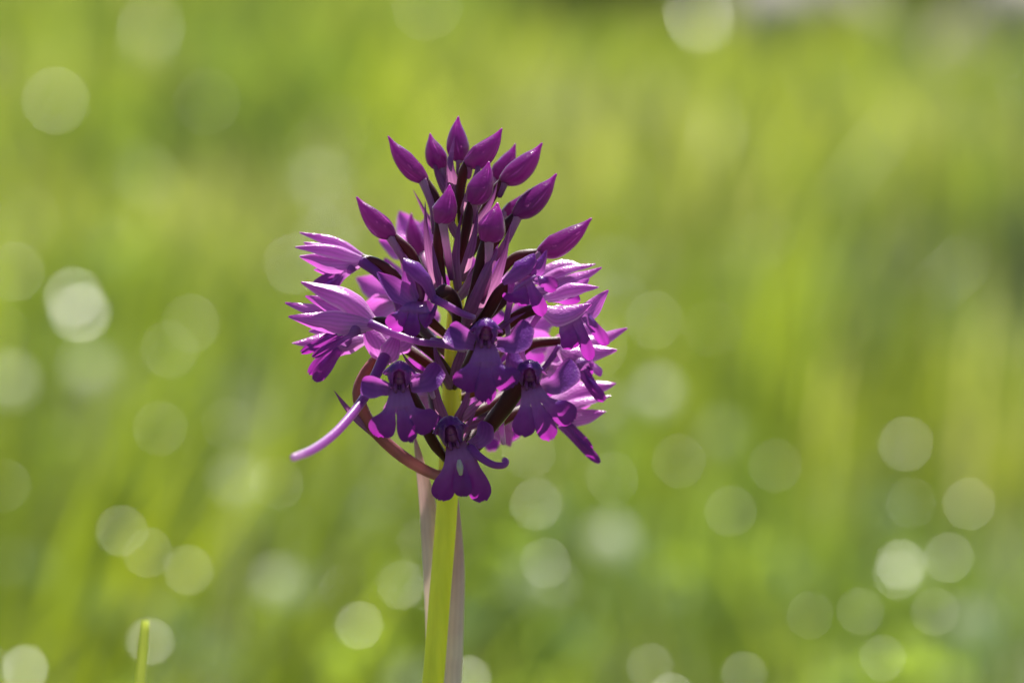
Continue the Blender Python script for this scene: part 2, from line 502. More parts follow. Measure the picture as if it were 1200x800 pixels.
def grass(name, count, rmin, rmax, ang, hmin, hmax, wmin, wmax, palette, label, keep=None, lean=.5, power=1.0, amid=0.0, dirn=None):
    u = rng.random(count) ** power
    r = rmin + (rmax - rmin) * u
    a = amid + (rng.random(count) * 2 - 1) * ang
    x = CAM.x + np.sin(a) * r
    y = CAM.y + np.cos(a) * r
    if keep is not None:
        ok = keep(x, y, r)
        x, y, r = x[ok], y[ok], r[ok]
    n = len(x)
    patch = vnoise(x + 9, y + 9, .28, 3) * .6 + vnoise(x + 9, y + 9, .11, 4) * .4
    h = hmin + (hmax - hmin) * rng.random(n) ** 1.5 * (.55 + .9 * patch)
    w = wmin + (wmax - wmin) * rng.random(n)
    w = w * np.clip(r / 2.2, .8, 2.4)
    th = rng.random(n) * 2 * np.pi if dirn is None else rng.normal(dirn, .6, n)
    dx, dy = np.cos(th), np.sin(th)
    ln = h * lean * (.15 + rng.random(n))
    fa = th + np.pi / 2 + rng.normal(0, .5, n)
    sx, sy = np.cos(fa), np.sin(fa)
    lev = np.array([0, .35, .7, 1.0])
    wid = np.array([1.0, .95, .65, 0.05])
    verts = np.zeros((n, 8, 3), dtype=np.float32)
    for i, (t, ww) in enumerate(zip(lev, wid)):
        cx, cy = x + dx * ln * t * t, y + dy * ln * t * t
        cz = h * (t - .18 * (ln / h) * t * t)
        for s_, k_ in ((-1, 0), (1, 1)):
            verts[:, i * 2 + k_, 0] = cx + sx * w * ww * .5 * s_
            verts[:, i * 2 + k_, 1] = cy + sy * w * ww * .5 * s_
            verts[:, i * 2 + k_, 2] = cz - .012
    base = (np.arange(n) * 8)[:, None]
    quad = np.array([[0, 1, 3, 2], [2, 3, 5, 4], [4, 5, 7, 6]])
    faces = (base[:, :, None] + quad[None]).reshape(-1, 4)
    me = bpy.data.meshes.new(name)
    me.vertices.add(n * 8)
    me.vertices.foreach_set('co', verts.ravel())
    nf = len(faces)
    me.loops.add(nf * 4)
    me.loops.foreach_set('vertex_index', faces.astype(np.int32).ravel())
    me.polygons.add(nf)
    me.polygons.foreach_set('loop_start', (np.arange(nf) * 4).astype(np.int32))
    me.polygons.foreach_set('use_smooth', np.ones(nf, dtype=bool))
    me.update()
    me.validate()
    pal = np.array(palette)
    hue = vnoise(x + 3, y + 5, .34, 8) * .5 + vnoise(x + 1, y + 2, .12, 9) * .38 + rng.random(n) * .12
    hue = np.clip((hue - .25) / .5, 0, .999) * (len(pal) - 1)
    i0 = hue.astype(int)
    f = (hue - i0)[:, None]
    c = pal[i0] * (1 - f) + pal[np.minimum(i0 + 1, len(pal) - 1)] * f
    c = c * (.8 + .4 * rng.random(n))[:, None]
    colr = np.ones((n, 8, 4), dtype=np.float32)
    colr[:, :, :3] = c[:, None, :]
    at = me.color_attributes.new('Col', 'FLOAT_COLOR', 'POINT')
    at.data.foreach_set('color', colr.ravel())
    me.materials.append(M_grass)
    o = bpy.data.objects.new(name, me)
    COL.objects.link(o)
    return tag(o, label, 'grass', kind='stuff')


GREENS = [(.02, .03, .014), (.045, .075, .026), (.10, .148, .034), (.132, .172, .024), (.155, .18, .026), (.148, .172, .07), (.16, .172, .108)]  # first, darkest entry paints shaded gaps into the grass as dark patches
grass('meadow_grass', 190000, .2, 9.0, R(58), .03, .10, .0022, .0045, GREENS, 'dense low green meadow grass filling the blurred background',
      keep=lambda x, y, r: (np.hypot(x, y) > .03) & (vnoise(x + 4, y + 7, .13, 51) + .3 * rng.random(len(x)) > .46 + .17 * np.clip((1.75 - r) / .6, 0, 1)))
grass('tall_grass', 2400, 1.45, 5.0, R(26), .09, .19, .003, .0055, GREENS[2:6], 'taller arching grass blades standing above the low meadow grass',
      keep=lambda x, y, r: vnoise(x + 2, y + 2, .3, 21) > .45, lean=.8)
grass('dry_grass', 2600, 1.7, 7.0, R(28), .04, .12, .002, .004, [(.24, .24, .12), (.32, .31, .19), (.36, .34, .25)],
      'pale straw coloured dry grass blades scattered through the meadow', keep=lambda x, y, r: vnoise(x + 2, y + 2, .4, 33) > .5, lean=.7)

LIME = [(.11, .15, .02), (.15, .185, .012), (.18, .20, .012)]
grass('arching_grass', 330, .95, 1.9, R(4.2), .10, .20, .004, .007, LIME, 'tuft of tall yellow green grass arching over the low meadow beside the orchid',
      amid=R(-6.4), lean=.7, dirn=.3)
grass('arching_grass', 90, 1.6, 2.4, R(2.6), .10, .22, .004, .007, LIME, 'thin tuft of yellow green grass rising from the open meadow behind the orchid',
      amid=R(4.2), lean=.8, dirn=.5)

# ------------------------------------------------------------------ glossy herbs added for glints, top leaves angled to mirror the sun at the camera
def leaf_mesh(name, centre, normal, length, width, mat, parent, roll=0.0, bend=.12):
    ref = Vector((0, 0, 1)) if abs(normal.z) < .9 else Vector((1, 0, 0))
    a = normal.cross(ref).normalized()
    a = Matrix.Rotation(roll, 3, normal) @ a
    b = normal.cross(a)
    verts, faces = [], []
    n, m = 8, 4
    for i in range(n + 1):
        t = i / n * 2 - 1
        hw = width * .5 * (max(0, 1 - t * t) ** .5) * (1 - .2 * t) + width * .01
        for j in range(m + 1):
            q = j / m * 2 - 1
            verts.append(centre + a * (length * .5 * t) + b * (hw * q) + normal * (-bend * length * .25 * (t * t + q * q * .3)))
    for i in range(n):
        for j in range(m):
            k = i * (m + 1) + j
            faces.append((k, k + 1, k + m + 2, k + m + 1))
    return mesh_obj(name, verts, faces, mat, parent)


def herb(px, py, size, tilt=0.0, leaf_h=.085):
    """small broad-leaved herb; its top leaf lies square to the sun's mirror direction"""
    ang = PITCH + math.atan((py - 400) * PX / DIST)
    z = (CAM.z - leaf_h) / math.tan(ang)
    x = (px - 600) * PX / DIST * z * math.cos(PITCH)
    top = Vector((CAM.x + x, CAM.y + z, leaf_h))
    t = empty('meadow_herb', (top.x, top.y, -.01))
    tag(t, 'small broad leaved herb glinting in the sun among the grass', 'herb', 'glinting herbs scattered through the meadow')
    h = ((CAM - top).normalized() + SUN).normalized()
    h = (h + Vector((random.uniform(-1, 1), random.uniform(-1, 1), random.uniform(-1, 1))) * tilt).normalized()
    tube('stalk', [(top.x, top.y, -.012), (top.x + random.uniform(-.006, .006), top.y + .004, leaf_h * .5), top - h * .0005],
         [(0, .0009), (1, .0005)], M_herb, t, n=8, seg=6)
    leaf_mesh('leaf', top, h, size * 1.25, size, M_gloss, t, roll=random.uniform(0, 3))
    for k in range(3):
        a = random.uniform(0, 6.28)
        c = top + Vector((math.cos(a) * .013, math.sin(a) * .013, -random.uniform(.02, .05)))
        nn = Vector((math.cos(a) * .6, math.sin(a) * .6, .8)).normalized()
        leaf_mesh('leaf', c, nn, .02, .012, M_herb, t, roll=random.uniform(0, 3))
        tube('leaf_stalk', [(top.x, top.y, c.z - .015), c - nn * .0004], [(0, .0006), (1, .0004)], M_herb, t, n=4, seg=5)


HERBS = [(60, 118, .0075, .03), (8, 318, .0048, .06), (84, 366, .0075, .02), (76, 348, .006, .06), (770, 375, .0045, .06), (332, 480, .0034, .06),
         (1072, 520, .0036, .03), (1070, 661, .0038, .03), (466, 684, .0038, .03), (400, 690, .0030, .06), (161, 752, .0034, .05),
         (13, 782, .0046, .0), (915, 545, .0024, .07), (862, 598, .0024, .07), (1150, 590, .0028, .07), (1110, 716, .0020, .05),
         (630, 590, .0034, .07), (130, 622, .0028, .07), (210, 668, .0028, .07), (316, 566, .0030, .05), (545, 795, .0036, .04),
         (190, 410, .0045, .07), (215, 380, .0045, .07), (340, 310, .0045, .07), (960, 720, .0018, .06), (1048, 770, .0020, .06), (880, 790, .0026, .05),
         (500, 8, .008, .08), (240, 120, .0055, .08), (800, 540, .0021, .07), (720, 560, .0024, .07), (640, 660, .0026, .07)]
for k in range(46):          # fainter ones, strewn at random
    HERBS.append((random.uniform(-60, 1260), random.uniform(60, 820), random.uniform(.0016, .0034), random.uniform(.06, .12)))
for hx, hy, hs, ht in HERBS:
    herb(hx, hy, hs * (.84 if hy < 420 else .74), ht)

# one slender blade close behind the orchid
gb = [U(135, 2960, 240), U(140, 2100, 235), U(150, 1350, 225), U(160, 900, 215), U(171, 727, 205)]
blade_o = blade('grass_blade', gb, 12, M_lime, None, normal=V(.5, 0, 1), prof='straw', cup=.3, th=.0002, n=60)
tag(blade_o, 'single short slender green grass blade standing alone, nearly in focus', 'grass blade')


# ------------------------------------------------------------------ stones and bushes at the meadow's edge
def stone(loc, size, label, seed):
    r = np.random.default_rng(seed)
    import bmesh
    bm = bmesh.new()
    bmesh.ops.create_icosphere(bm, subdivisions=4, radius=1)
    k = r.normal(0, 1, (9, 3)); f = r.random(9) * 6
    for v in bm.verts:
        p = np.array(v.co)
        q = 1 + sum(.06 * math.sin(3 * float(p @ k[i]) + f[i]) for i in range(9))
        v.co = Vector((p[0] * size[0] * q, p[1] * size[1] * q, max(-.4, p[2]) * size[2] * q))
    me = bpy.data.meshes.new('stone'); bm.to_mesh(me); bm.free()
    me.materials.append(M_stone)
    o = bpy.data.objects.new('stone', me); COL.objects.link(o)
    o.location = loc
    return tag(o, label, 'stone')


stone((.44, 4.7, .02), (.13, .14, .13), 'pale grey boulder lying in the grass at the far edge of the meadow', 1)
stone((.70, 4.5, .02), (.15, .2, .12), 'wide darker grey boulder lying in front of the far bushes', 5)


def bush(loc, rx, h, label, seed, leaves=2600):
    r = np.random.default_rng(seed)
    t = empty('bush', loc)
    L0 = Vector(loc)
    for k in range(5):
        a = k * 1.3 + seed
        e = L0 + Vector((math.cos(a) * rx * .5, math.sin(a) * rx * .4, h * .7))
        tube('branch', [L0 + Vector((0, 0, -.03)), L0.lerp(e, .5) + Vector((0, 0, h * .1)), e], [(0, .014), (1, .004)], M_bark, t, n=8, seg=6)
    verts, faces = [], []
    cl = [(r.normal(0, .5, 3)) for _ in range(14)]
    for i in range(leaves):
        c = cl[i % 14] + r.normal(0, .28, 3)
        p = L0 + Vector((c[0] * rx * .8, c[1] * rx * .7, h * (.5 + .42 * max(-1.1, min(1.1, c[2])))))
        n = Vector(r.normal(0, 1, 3)).normalized()
        a = n.orthogonal().normalized() * (.012 + .014 * r.random())
        b = n.cross(a) * .55
        k = len(verts)
        verts += [p - a, p + b + n * .002, p + a, p - b + n * .002]
        faces.append((k, k + 1, k + 2, k + 3))
    mesh_obj('foliage', verts, faces, M_bush, t)
    return tag(t, label, 'bush')


bush((.80, 4.75, 0), .26, .4, 'dark green bush behind the wide grey boulder', 2)
bush((.56, 5.0, 0), .18, .35, 'dark green bush behind the pale boulder', 3)
bush((.20, 5.5, 0), .25, .35, 'dark green bush standing alone beyond the meadow, away from the boulders', 4)

# ================================================================== the orchid
orchid = empty('orchid', (0, 0, -.01))
tag(orchid, 'purple wild orchid with a dense flower spike on a yellow green stem', 'orchid')

AX = [(499, 860), (507, 800), (515, 700), (523, 600), (527, 520), (530, 440), (534, 360), (538, 300), (541, 240), (542, 192)]


def axis(py):
    for (x0, y0), (x1, y1) in zip(AX, AX[1:]):
        if y1 <= py <= y0:
            return x0 + (x1 - x0) * (py - y0) / (y1 - y0)
    return 542


low = U(499, 860)
stem_pts = [Vector((low.x - .002 * math.sin((low.z - z) * 9), low.y + .003 * (low.z - z), z)) for z in (-.015, .03, .08, .12, .15, .175, .195, .207)] + [U(x, y) for x, y in AX]
stem_r = [.0018, .0017, .0016, .0014, .0013, .0013, .0013, .0013, .00128, .00127, .00126, .00125, .0012, .0011, .00095, .0008, .00065, .0004]
tube('stem', stem_pts, [(i / (len(stem_r) - 1), r) for i, r in enumerate(stem_r)], M_stem, orchid, n=140, seg=20, ridges=5, ridge=.02)
# basal leaves, below the frame
for k, (a, ln) in enumerate([(.6, .09), (2.5, .1), (4.2, .08), (5.4, .075)]):
    d = Vector((math.cos(a), math.sin(a), 0))
    b0 = Vector((low.x - .004, low.y + .002, .002))
    blade('leaf', [b0, b0 + d * ln * .4 + Vector((0, 0, .035)), b0 + d * ln + Vector((0, 0, .03))], 140, M_herb, orchid,
          normal=Vector((0, 0, 1)), prof='bract', cup=-.3, th=.0004)

# sheathing leaves on the stem
def px_pts(L, d=None):
    return [U(*p) if len(p) == 3 else U(p[0], p[1], d or 0) for p in L]


blade('sheath_leaf', px_pts([(500, 900, 4), (507, 830, 8), (508, 760, 9), (506, 680, 12), (500, 600, 16), (494, 556, 18), (486, 512, 20)]), 26, M_sheath, orchid,
      normal=V(-.35, .1, 1), prof='sheath', cup=.45, th=.0002)
blade('sheath_leaf', px_pts([(500, 1040, 4), (508, 960, 22), (524, 880, 42), (533, 790, 52), (537, 710, 56), (538, 650, 52), (536, 585, 44)]), 25, M_sheath, orchid,
      normal=V(.5, .1, 1), prof='sheath', cup=.4, th=.0002)


def ovary(pts, parent, w=10, r0=.62, mat=None):
    w *= 1.22
    return tube('ovary', px_pts(pts), [(0, w * PX * .5 * r0), (.35, w * PX * .5), (.8, w * PX * .52), (1, w * PX * .4)], mat or M_ovary, parent, n=26, seg=12,
                ridges=3, ridge=.07, twist=5)


def spur(pts, parent, w=8, mat=None):
    return tube('spur', px_pts(pts), [(0, w * PX * .62), (.25, w * PX * .5), (.85, w * PX * .42), (1, w * PX * .34)], mat or M_spur, parent, n=26, seg=10)


# ---------------------------------------------------------------- buds
def bud(tip, base, d, w, stem_y, mid=None, tip_d=None, spur_off=(-5, 3)):
    """closed bud on its curved ovary; three folded sepals meet along grooves"""
    bx, by = base; tx, ty = tip
    td = d if tip_d is None else tip_d
    vx, vy = tx - bx, ty - by
    ln = math.hypot(vx, vy)
    nx, ny = -vy / ln, vx / ln
    bow = random.uniform(.04, .10) * ln * (1 if vx > 0 else -1)
    pts = [U(bx, by, d), U(bx + vx * .33 + nx * bow, by + vy * .33 + ny * bow, d), U(bx + vx * .72 + nx * bow * .8, by + vy * .72 + ny * bow * .8, (d + td) / 2), U(tx, ty, td)]
    r = w * PX * .5
    c = spline(pts, 30); T = tangents(c)
    seg = 24
    side = (-FWD - T[0] * (-FWD).dot(T[0])).normalized()
    ph = random.random() * 6.28
    verts, faces, uv = [], [], []
    k0, k1 = random.uniform(-.04, .04), random.uniform(-.05, .05)
    tab = [(0, .34), (.08, .62), (.2, .90), (.33 + k0, 1.0), (.5, .88 + k1), (.66, .62 + k1), (.8, .36), (.91, .19), (1, .09)]
    for i in range(30):
        t = i / 29
        side = (side - T[i] * side.dot(T[i])).normalized()
        oth = T[i].cross(side)
        rr = r * interp(tab, t)
        for j in range(seg):
            a = 2 * math.pi * j / seg
            g = abs(math.sin(1.5 * (a + ph + .5 * t)))          # three seams between flat-sided sepals
            k = .93 + .15 * (1 - g) ** 1.3 - .20 * max(0, 1 - g * 5.5) + .02 * math.sin(5 * t + j)
            verts.append(c[i] + side * math.cos(a) * rr * k + oth * math.sin(a) * rr * k * .92)
            uv.append((g * .5, t))
    for i in range(29):
        for j in range(seg):
            a, b = i * seg + j, i * seg + (j + 1) % seg
            faces.append((a, b, b + seg, a + seg))
    verts.append(c[0]); uv.append((.5, 0)); verts.append(c[-1] + T[-1] * .0001); uv.append((.5, 1))
    for j in range(seg):
        faces.append((len(verts) - 2, (j + 1) % seg, j))
        faces.append((len(verts) - 1, 29 * seg + j, 29 * seg + (j + 1) % seg))
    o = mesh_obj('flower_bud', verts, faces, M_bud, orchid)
    put_uv(o, uv)
    sx = axis(stem_y)
    if mid is None:
        mid = [(bx * .62 + sx * .38 - vx * .12, by + (stem_y - by) * .4)]
    n = len(mid) + 1
    path = [(sx, stem_y, d * .05)] + [(m[0], m[1], d * (1 - (i + 1) / n) + d * .12) for i, m in enumerate(reversed(mid), 0)][::1]
    path = [(sx, stem_y, d * .08)]
    for i, m in enumerate(reversed(mid)):
        path.append((m[0], m[1], d * (.25 + .75 * (i + 1) / (n))))
    path.append((bx + vx * .04, by + vy * .04, d))
    ovary(path, o, w=9)
    sp = [(p[0] + spur_off[0], p[1] + spur_off[1], p[2] - 3) for p in path[1:]][::-1]
    sp[0] = (bx + vx * .06 + spur_off[0] * .4, by + vy * .06, d - 2)
    sp[-1] = (sp[-1][0] * .6 + sp[-2][0] * .4, sp[-1][1] * .6 + sp[-2][1] * .4, sp[-1][2])
    spur(sp, o, w=9.5, mat=M_bud_spur)
    return o


bud((455, 160), (500, 213), -10, 27, 330, [(513, 240), (517, 290)], spur_off=(-6, 4))
bud((504, 157), (521, 199), 15, 28, 290, spur_off=(-5, 2))
bud((537, 137), (541, 190), 5, 30, 255, spur_off=(-4, 0))
bud((588, 151), (545, 192), -35, 31, 265, [(540, 218)], spur_off=(7, 3))
bud((604, 169), (575, 211), 45, 25, 275, spur_off=(5, 4))
bud((635, 168), (587, 213), -5, 31, 310, [(571, 240)], spur_off=(8, 4))
bud((573, 190), (551, 238), -70, 34, 330, [(545, 275)], spur_off=(9, 2))
bud((652, 204), (602, 253), -20, 31, 350, [(586, 274), (560, 315)], spur_off=(9, 6))
bud((620, 222), (587, 252), 40, 19, 320, spur_off=(5, 5))
bud((527, 217), (513, 262), -80, 32, 370, [(514, 300), (521, 345)], spur_off=(11, 0))
bud((583, 238), (567, 283), -95, 36, 390, [(560, 320), (548, 365)], spur_off=(12, 4))
bud((693, 256), (630, 297), -5, 31, 385, [(602, 303), (576, 332)], spur_off=(8, 12))
bud((418, 231), (462, 278), -15, 29, 365, [(480, 295), (500, 330)], spur_off=(-9, 6))
bud((482, 250), (499, 300), 95, 24, 370, spur_off=(-5, 3))


# ---------------------------------------------------------------- flowers
def lip(parent, throat, split, left, mid, right, wl, wm, wr, base_w=22, mat=None, n=12, curl=10, nrm=None):
    """three-lobed lip: one sheet down to the split, then three separate lobes.
    throat/split/ends = (px, py, d); widths in px"""
    nrm = nrm or V(0, .15, 1)
    T0, S0 = Vector(throat), Vector(split)
    S0 = T0.lerp(S0, .84)
    ends = [Vector(left), Vector(mid), Vector(right)]
    wids = [wl, wm, wr]
    down = (S0 - T0)
    ax2 = Vector((down.x, down.y, 0)).normalized()
    # right-hand direction in picture when the lip hangs along ax2
    rt = Vector((-ax2.y, ax2.x, 0)) * -1
    if (ends[2] - ends[0]).dot(rt) < 0:
        rt = -rt
    verts, faces, uv = [], [], []
    nv0, nv1, mc = 9, 15, 8
    tot = sum(wids)
    grid = {}
    tips = [[random.uniform(-.05, .05) for _ in range(mc + 1)] for _ in range(3)]
    for p in range(3):
        E = ends[p]
        full = base_w * 1.65
        f0 = -1 + 2 * sum(wids[:p]) / tot
        f1 = -1 + 2 * sum(wids[:p + 1]) / tot
        startc = S0 + rt * (full * .5 * (f0 + f1) / 2)
        startw = full * (f1 - f0) / 2
        d0 = (S0 - T0).normalized() * (E - startc).length * .45
        fan = rt * ((p - 1) * (E - startc).length * .12)
        c1 = startc + (E - startc) * .3 + d0 * .12
        c2 = startc + (E - startc) * .68
        for i in range(nv0 + nv1 - 1):
            if i < nv0:
                t = i / (nv0 - 1)
                cen = T0.lerp(S0, t)
                cen.z += -6 * math.sin(math.pi * t)
                W = base_w * (1 + .65 * t ** 1.5)
                c = cen + rt * (W * .5 * (f0 + f1) / 2)
                hw = W * (f1 - f0) / 4
                v = t * .42
                sd = rt
            else:
                t = (i - nv0 + 1) / (nv1 - 1)
                c = startc * (1 - t) ** 3 + c1 * 3 * t * (1 - t) ** 2 + c2 * 3 * t * t * (1 - t) + E * t ** 3
                tg = (-startc * 3 * (1 - t) ** 2 + c1 * 3 * ((1 - t) ** 2 - 2 * t * (1 - t)) + c2 * 3 * (2 * t * (1 - t) - t * t) + E * 3 * t * t)
                sd0 = Vector((-tg.y, tg.x, 0)).normalized()
                if sd0.dot(rt) < 0: sd0 = -sd0
                k = min(1, t * 2)
                sd = (rt * (1 - k) + sd0 * k).normalized()
                ww = wids[p]
                hw = interp([(0, startw), (.22, startw * .55 + ww * .32), (.5, ww * .84), (.72, ww * .92), (.87, ww * .80), (.96, ww * .54), (1, ww * .30)], t) * .5
                c = c.copy()
                c.z += curl * (t - .35) ** 2 * 2.0
                v = .42 + .58 * t
            for j in range(mc + 1):
                q = j / mc * 2 - 1
                pos = c + sd * (hw * q)
                if i == nv0 + nv1 - 2:
                    pos = pos + (E - c1).normalized() * (ww * tips[p][j] * (1.6 if p == 1 else .8))
                if i >= nv0:
                    pos.z += (hw * .30) * q * q * (1 if p != 1 else .6) + .6 * math.sin(q * 5 + t * 6 + p)
                else:
                    g = f0 + (f1 - f0) * (q + 1) / 2
                    pos.z += 5 * g * g * (1 - t * .6)
                key = (p, i, j)
                if i < nv0 and j == 0 and p > 0:
                    grid[key] = grid[(p - 1, i, mc)]
                    continue
                grid[key] = len(verts)
                verts.append(U(pos.x, pos.y, pos.z))
                g = f0 + (f1 - f0) * (q + 1) / 2
                uv.append((g * .5 + .5, v))
    for p in range(3):
        for i in range(nv0 + nv1 - 2):
            for j in range(mc):
                faces.append((grid[(p, i, j)], grid[(p, i, j + 1)], grid[(p, i + 1, j + 1)], grid[(p, i + 1, j)]))
    o = mesh_obj('lip', verts, faces, mat or M_lip, parent)
    put_uv(o, uv)
    return o


def hood(parent, tx, ty, top, d, w, roll=0.0, fw=18):
    """dorsal sepal arched over the throat, with a petal on either side"""
    h = ty - top
    sx = Vector((math.cos(roll), -math.sin(roll), 0))     # along the picture: right, up
    side = (RIGHT * math.cos(roll) + UP * math.sin(roll)).normalized()
    ox, oy = math.sin(roll), math.cos(roll)

    def Q(a, b, c):          # a across, b up, c towards viewer
        return U(tx + a * math.cos(roll) - b * math.sin(roll), ty - a * math.sin(roll) - b * math.cos(roll), d - c)
    blade('hood_sepal', [Q(0, -2, -16), Q(0, h * .55, -14), Q(0, h * .95, -2), Q(0, h * .88, fw * .6), Q(0, h * .62, fw)], w, M_sepal_shaded, parent,
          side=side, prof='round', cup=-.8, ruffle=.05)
    for s in (-1, 1):
        blade('petal', [Q(s * w * .30, -3, -8), Q(s * w * .40, h * .3, 2), Q(s * w * .33, h * .62, 9), Q(s * w * .10, h * .74, 13)], w * .52, M_sepal_shaded, parent,
              normal=V(s * .9, .2, .55), prof='petal', cup=.35, ruffle=.06)
    # column: dark throat wall with the small anther on it
    tube('column', [Q(0, -8, -2), Q(0, -1, -8), Q(0, h * .38, -4), Q(0, h * .5, 3)], [(0, .00045), (.4, .0009), (.8, .0007), (1, .0003)], M_column, parent, n=16, seg=12, squash=.9)
    for s in (-1, 1):
        tube('lip_ridge', [Q(s * 3.5, -12, 4), Q(s * 4.5, -6, 4), Q(s * 4.2, 0, -2)], [(0, .00012), (.5, .00022), (1, .00018)], M_column, parent, n=8, seg=8)


def flower(loc):
    f = empty('flower', U(*loc))
    f.parent = orchid
    f.matrix_parent_inverse = orchid.matrix_world.inverted()
    bpy.context.view_layer.update()
    return f


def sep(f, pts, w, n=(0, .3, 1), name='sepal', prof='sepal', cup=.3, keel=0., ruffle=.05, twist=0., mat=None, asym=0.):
    return blade(name, px_pts(pts), w, mat or M_sepal_sunlit, f, normal=V(*n), prof=prof, cup=cup, keel=keel, ruffle=ruffle, twist=twist, asym=asym)


# F1: faces the viewer, lower left of the spike
f = flower((468, 448, -105))
ovary([(524, 540, -6), (508, 518, -40), (492, 482, -74), (474, 446, -102)], f, 11)
hood(f, 468, 450, 421, -118, 34)
sep(f, [(458, 453, -112), (442, 449, -120), (424, 446, -110)], 24, (-.2, .2, 1), prof='wing', cup=-.35, asym=-.5, mat=M_sepal_shaded)
sep(f, [(480, 450, -112), (497, 443, -120), (511, 425, -108)], 24, (.2, .2, 1), prof='wing', cup=-.3, asym=.5, mat=M_sepal_shaded)
lip(f, (468, 452, -112), (469, 482, -136), (443, 511, -138), (481, 518, -134), (508, 502, -136), 35, 25, 36)
spur([(470, 448, -102), (486, 440, -84), (500, 448, -66), (508, 466, -60)], f, 8)

# F2: faces the viewer, middle of the spike
f = flower((568, 395, -120))
ovary([(531, 455, -5), (548, 430, -50), (562, 398, -95), (568, 392, -118)], f, 11)
hood(f, 569, 398, 371, -132, 34, roll=-.06)
sep(f, [(557, 400, -126), (543, 392, -136), (527, 382, -126)], 27, (-.2, .25, 1), prof='wing', cup=-.35, asym=-.4, mat=M_sepal_shaded)
sep(f, [(583, 399, -126), (601, 398, -136), (615, 375, -122)], 24, (.2, .2, 1), prof='wing', cup=-.3, asym=.5, mat=M_sepal_shaded)
lip(f, (570, 400, -126), (569, 430, -150), (541, 457, -150), (569, 472, -148), (601, 453, -152), 35, 28, 36, base_w=24)
spur([(566, 392, -122), (545, 395, -100), (525, 400, -90), (505, 398, -88)], f, 8)

# F3: faces the viewer, right of the spike
f = flower((618, 440, -105))
ovary([(529, 552, -5), (560, 517, -40), (585, 484, -70), (606, 455, -92), (617, 442, -104)], f, 16, r0=.7)
hood(f, 621, 447, 420, -118, 36, roll=.05)
sep(f, [(634, 450, -112), (653, 443, -122), (668, 420, -108)], 26, (.2, .2, 1), prof='wing', cup=-.3, asym=.5, mat=M_sepal_shaded)
sep(f, [(612, 440, -110), (602, 426, -104), (598, 408, -95)], 22, (-.4, .3, 1), prof='petal', mat=M_sepal_shaded)
lip(f, (621, 449, -112), (628, 474, -136), (613, 511, -140), (646, 515, -138), (673, 492, -138), 30, 27, 32)
spur([(618, 445, -108), (602, 460, -80), (588, 490, -55), (590, 520, -40)], f, 8)

# F4: lowest flower, in front of the stem
f = flower((533, 512, -70))
ovary([(527, 545, -4), (529, 532, -30), (531, 518, -55), (532, 510, -70)], f, 11)
hood(f, 531, 517, 485, -82, 36, roll=.22)
sep(f, [(550, 520, -76), (563, 512, -84), (566, 493, -74)], 20, (.3, .2, 1), prof='wing', cup=-.3, asym=.3, mat=M_sepal_shaded)
sep(f, [(522, 520, -74), (516, 502, -78), (513, 486, -72)], 16, (-.7, .1, 1), prof='petal', cup=.2, mat=M_sepal_shaded)
lip(f, (534, 518, -76), (540, 546, -100), (516, 586, -98), (543, 582, -106), (566, 587, -92), 30, 24, 30, base_w=24)
tube('lip_pale_spot', px_pts([(538, 539, -106), (539, 547, -109), (540, 556, -107)]), [(0, .0002), (.5, .00038), (1, .0002)], M_pale_spot, f, n=10, seg=10)  # small pale spot on the lip
spur([(551, 524, -84), (562, 535, -96), (577, 544, -104), (589, 545, -106), (593, 541, -104), (590, 538, -101)], f, 9)

# F5: upper left of the middle, turned to the left
f = flower((508, 350, -90))
ovary([(533, 400, -5), (536, 365, -40), (524, 342, -75), (510, 346, -90)], f, 12)
sep(f, [(512, 352, -98), (503, 326, -116), (488, 311, -122), (473, 303, -118)], 28, (.5, .6, .8), name='hood_sepal', prof='round', cup=.5, mat=M_sepal_shaded)
sep(f, [(486, 357, -108), (466, 341, -114), (442, 319, -108)], 25, (-.3, .5, 1), cup=-.3, mat=M_sepal_shaded)
sep(f, [(488, 352, -104), (477, 333, -114), (476, 310, -118)], 18, (-.6, .2, 1), name='petal', prof='petal', mat=M_sepal_shaded)
sep(f, [(500, 352, -96), (492, 330, -104), (484, 312, -112)], 16, (-.3, 0, 1), name='petal', prof='petal', mat=M_sepal_shaded)
tube('column', px_pts([(492, 352, -100), (492, 340, -102), (487, 328, -108)]), [(0, .0005), (.5, .0006), (1, .0003)], M_column, f, n=12, seg=10)
lip(f, (488, 352, -104), (486, 368, -124), (458, 386, -120), (482, 394, -126), (508, 372, -122), 26, 21, 34, base_w=24, curl=14)
spur([(508, 350, -98), (524, 358, -104), (541, 367, -104), (556, 372, -98)], f, 9)

# F6: right of the middle, hood still narrow
f = flower((600, 328, -80))
ovary([(535, 405, -5), (562, 380, -40), (582, 348, -65), (598, 330, -80)], f, 11)
sep(f, [(588, 329, -88), (604, 312, -106), (626, 297, -100)], 29, (-.3, .7, .8), name='hood_sepal', prof='round', cup=.6, mat=M_sepal_shaded)
sep(f, [(618, 328, -92), (631, 315, -98), (641, 293, -92)], 17, (.3, .2, 1), cup=.3, mat=M_sepal_shaded)
sep(f, [(610, 328, -94), (622, 312, -100), (628, 303, -98)], 18, (.5, .2, 1), name='petal', prof='petal', mat=M_sepal_shaded)
lip(f, (612, 326, -94), (617, 334, -108), (603, 356, -110), (637, 369, -104), (653, 337, -106), 36, 19, 20, base_w=22, curl=14)
spur([(600, 330, -86), (598, 352, -70), (594, 374, -60), (596, 395, -55)], f, 8)

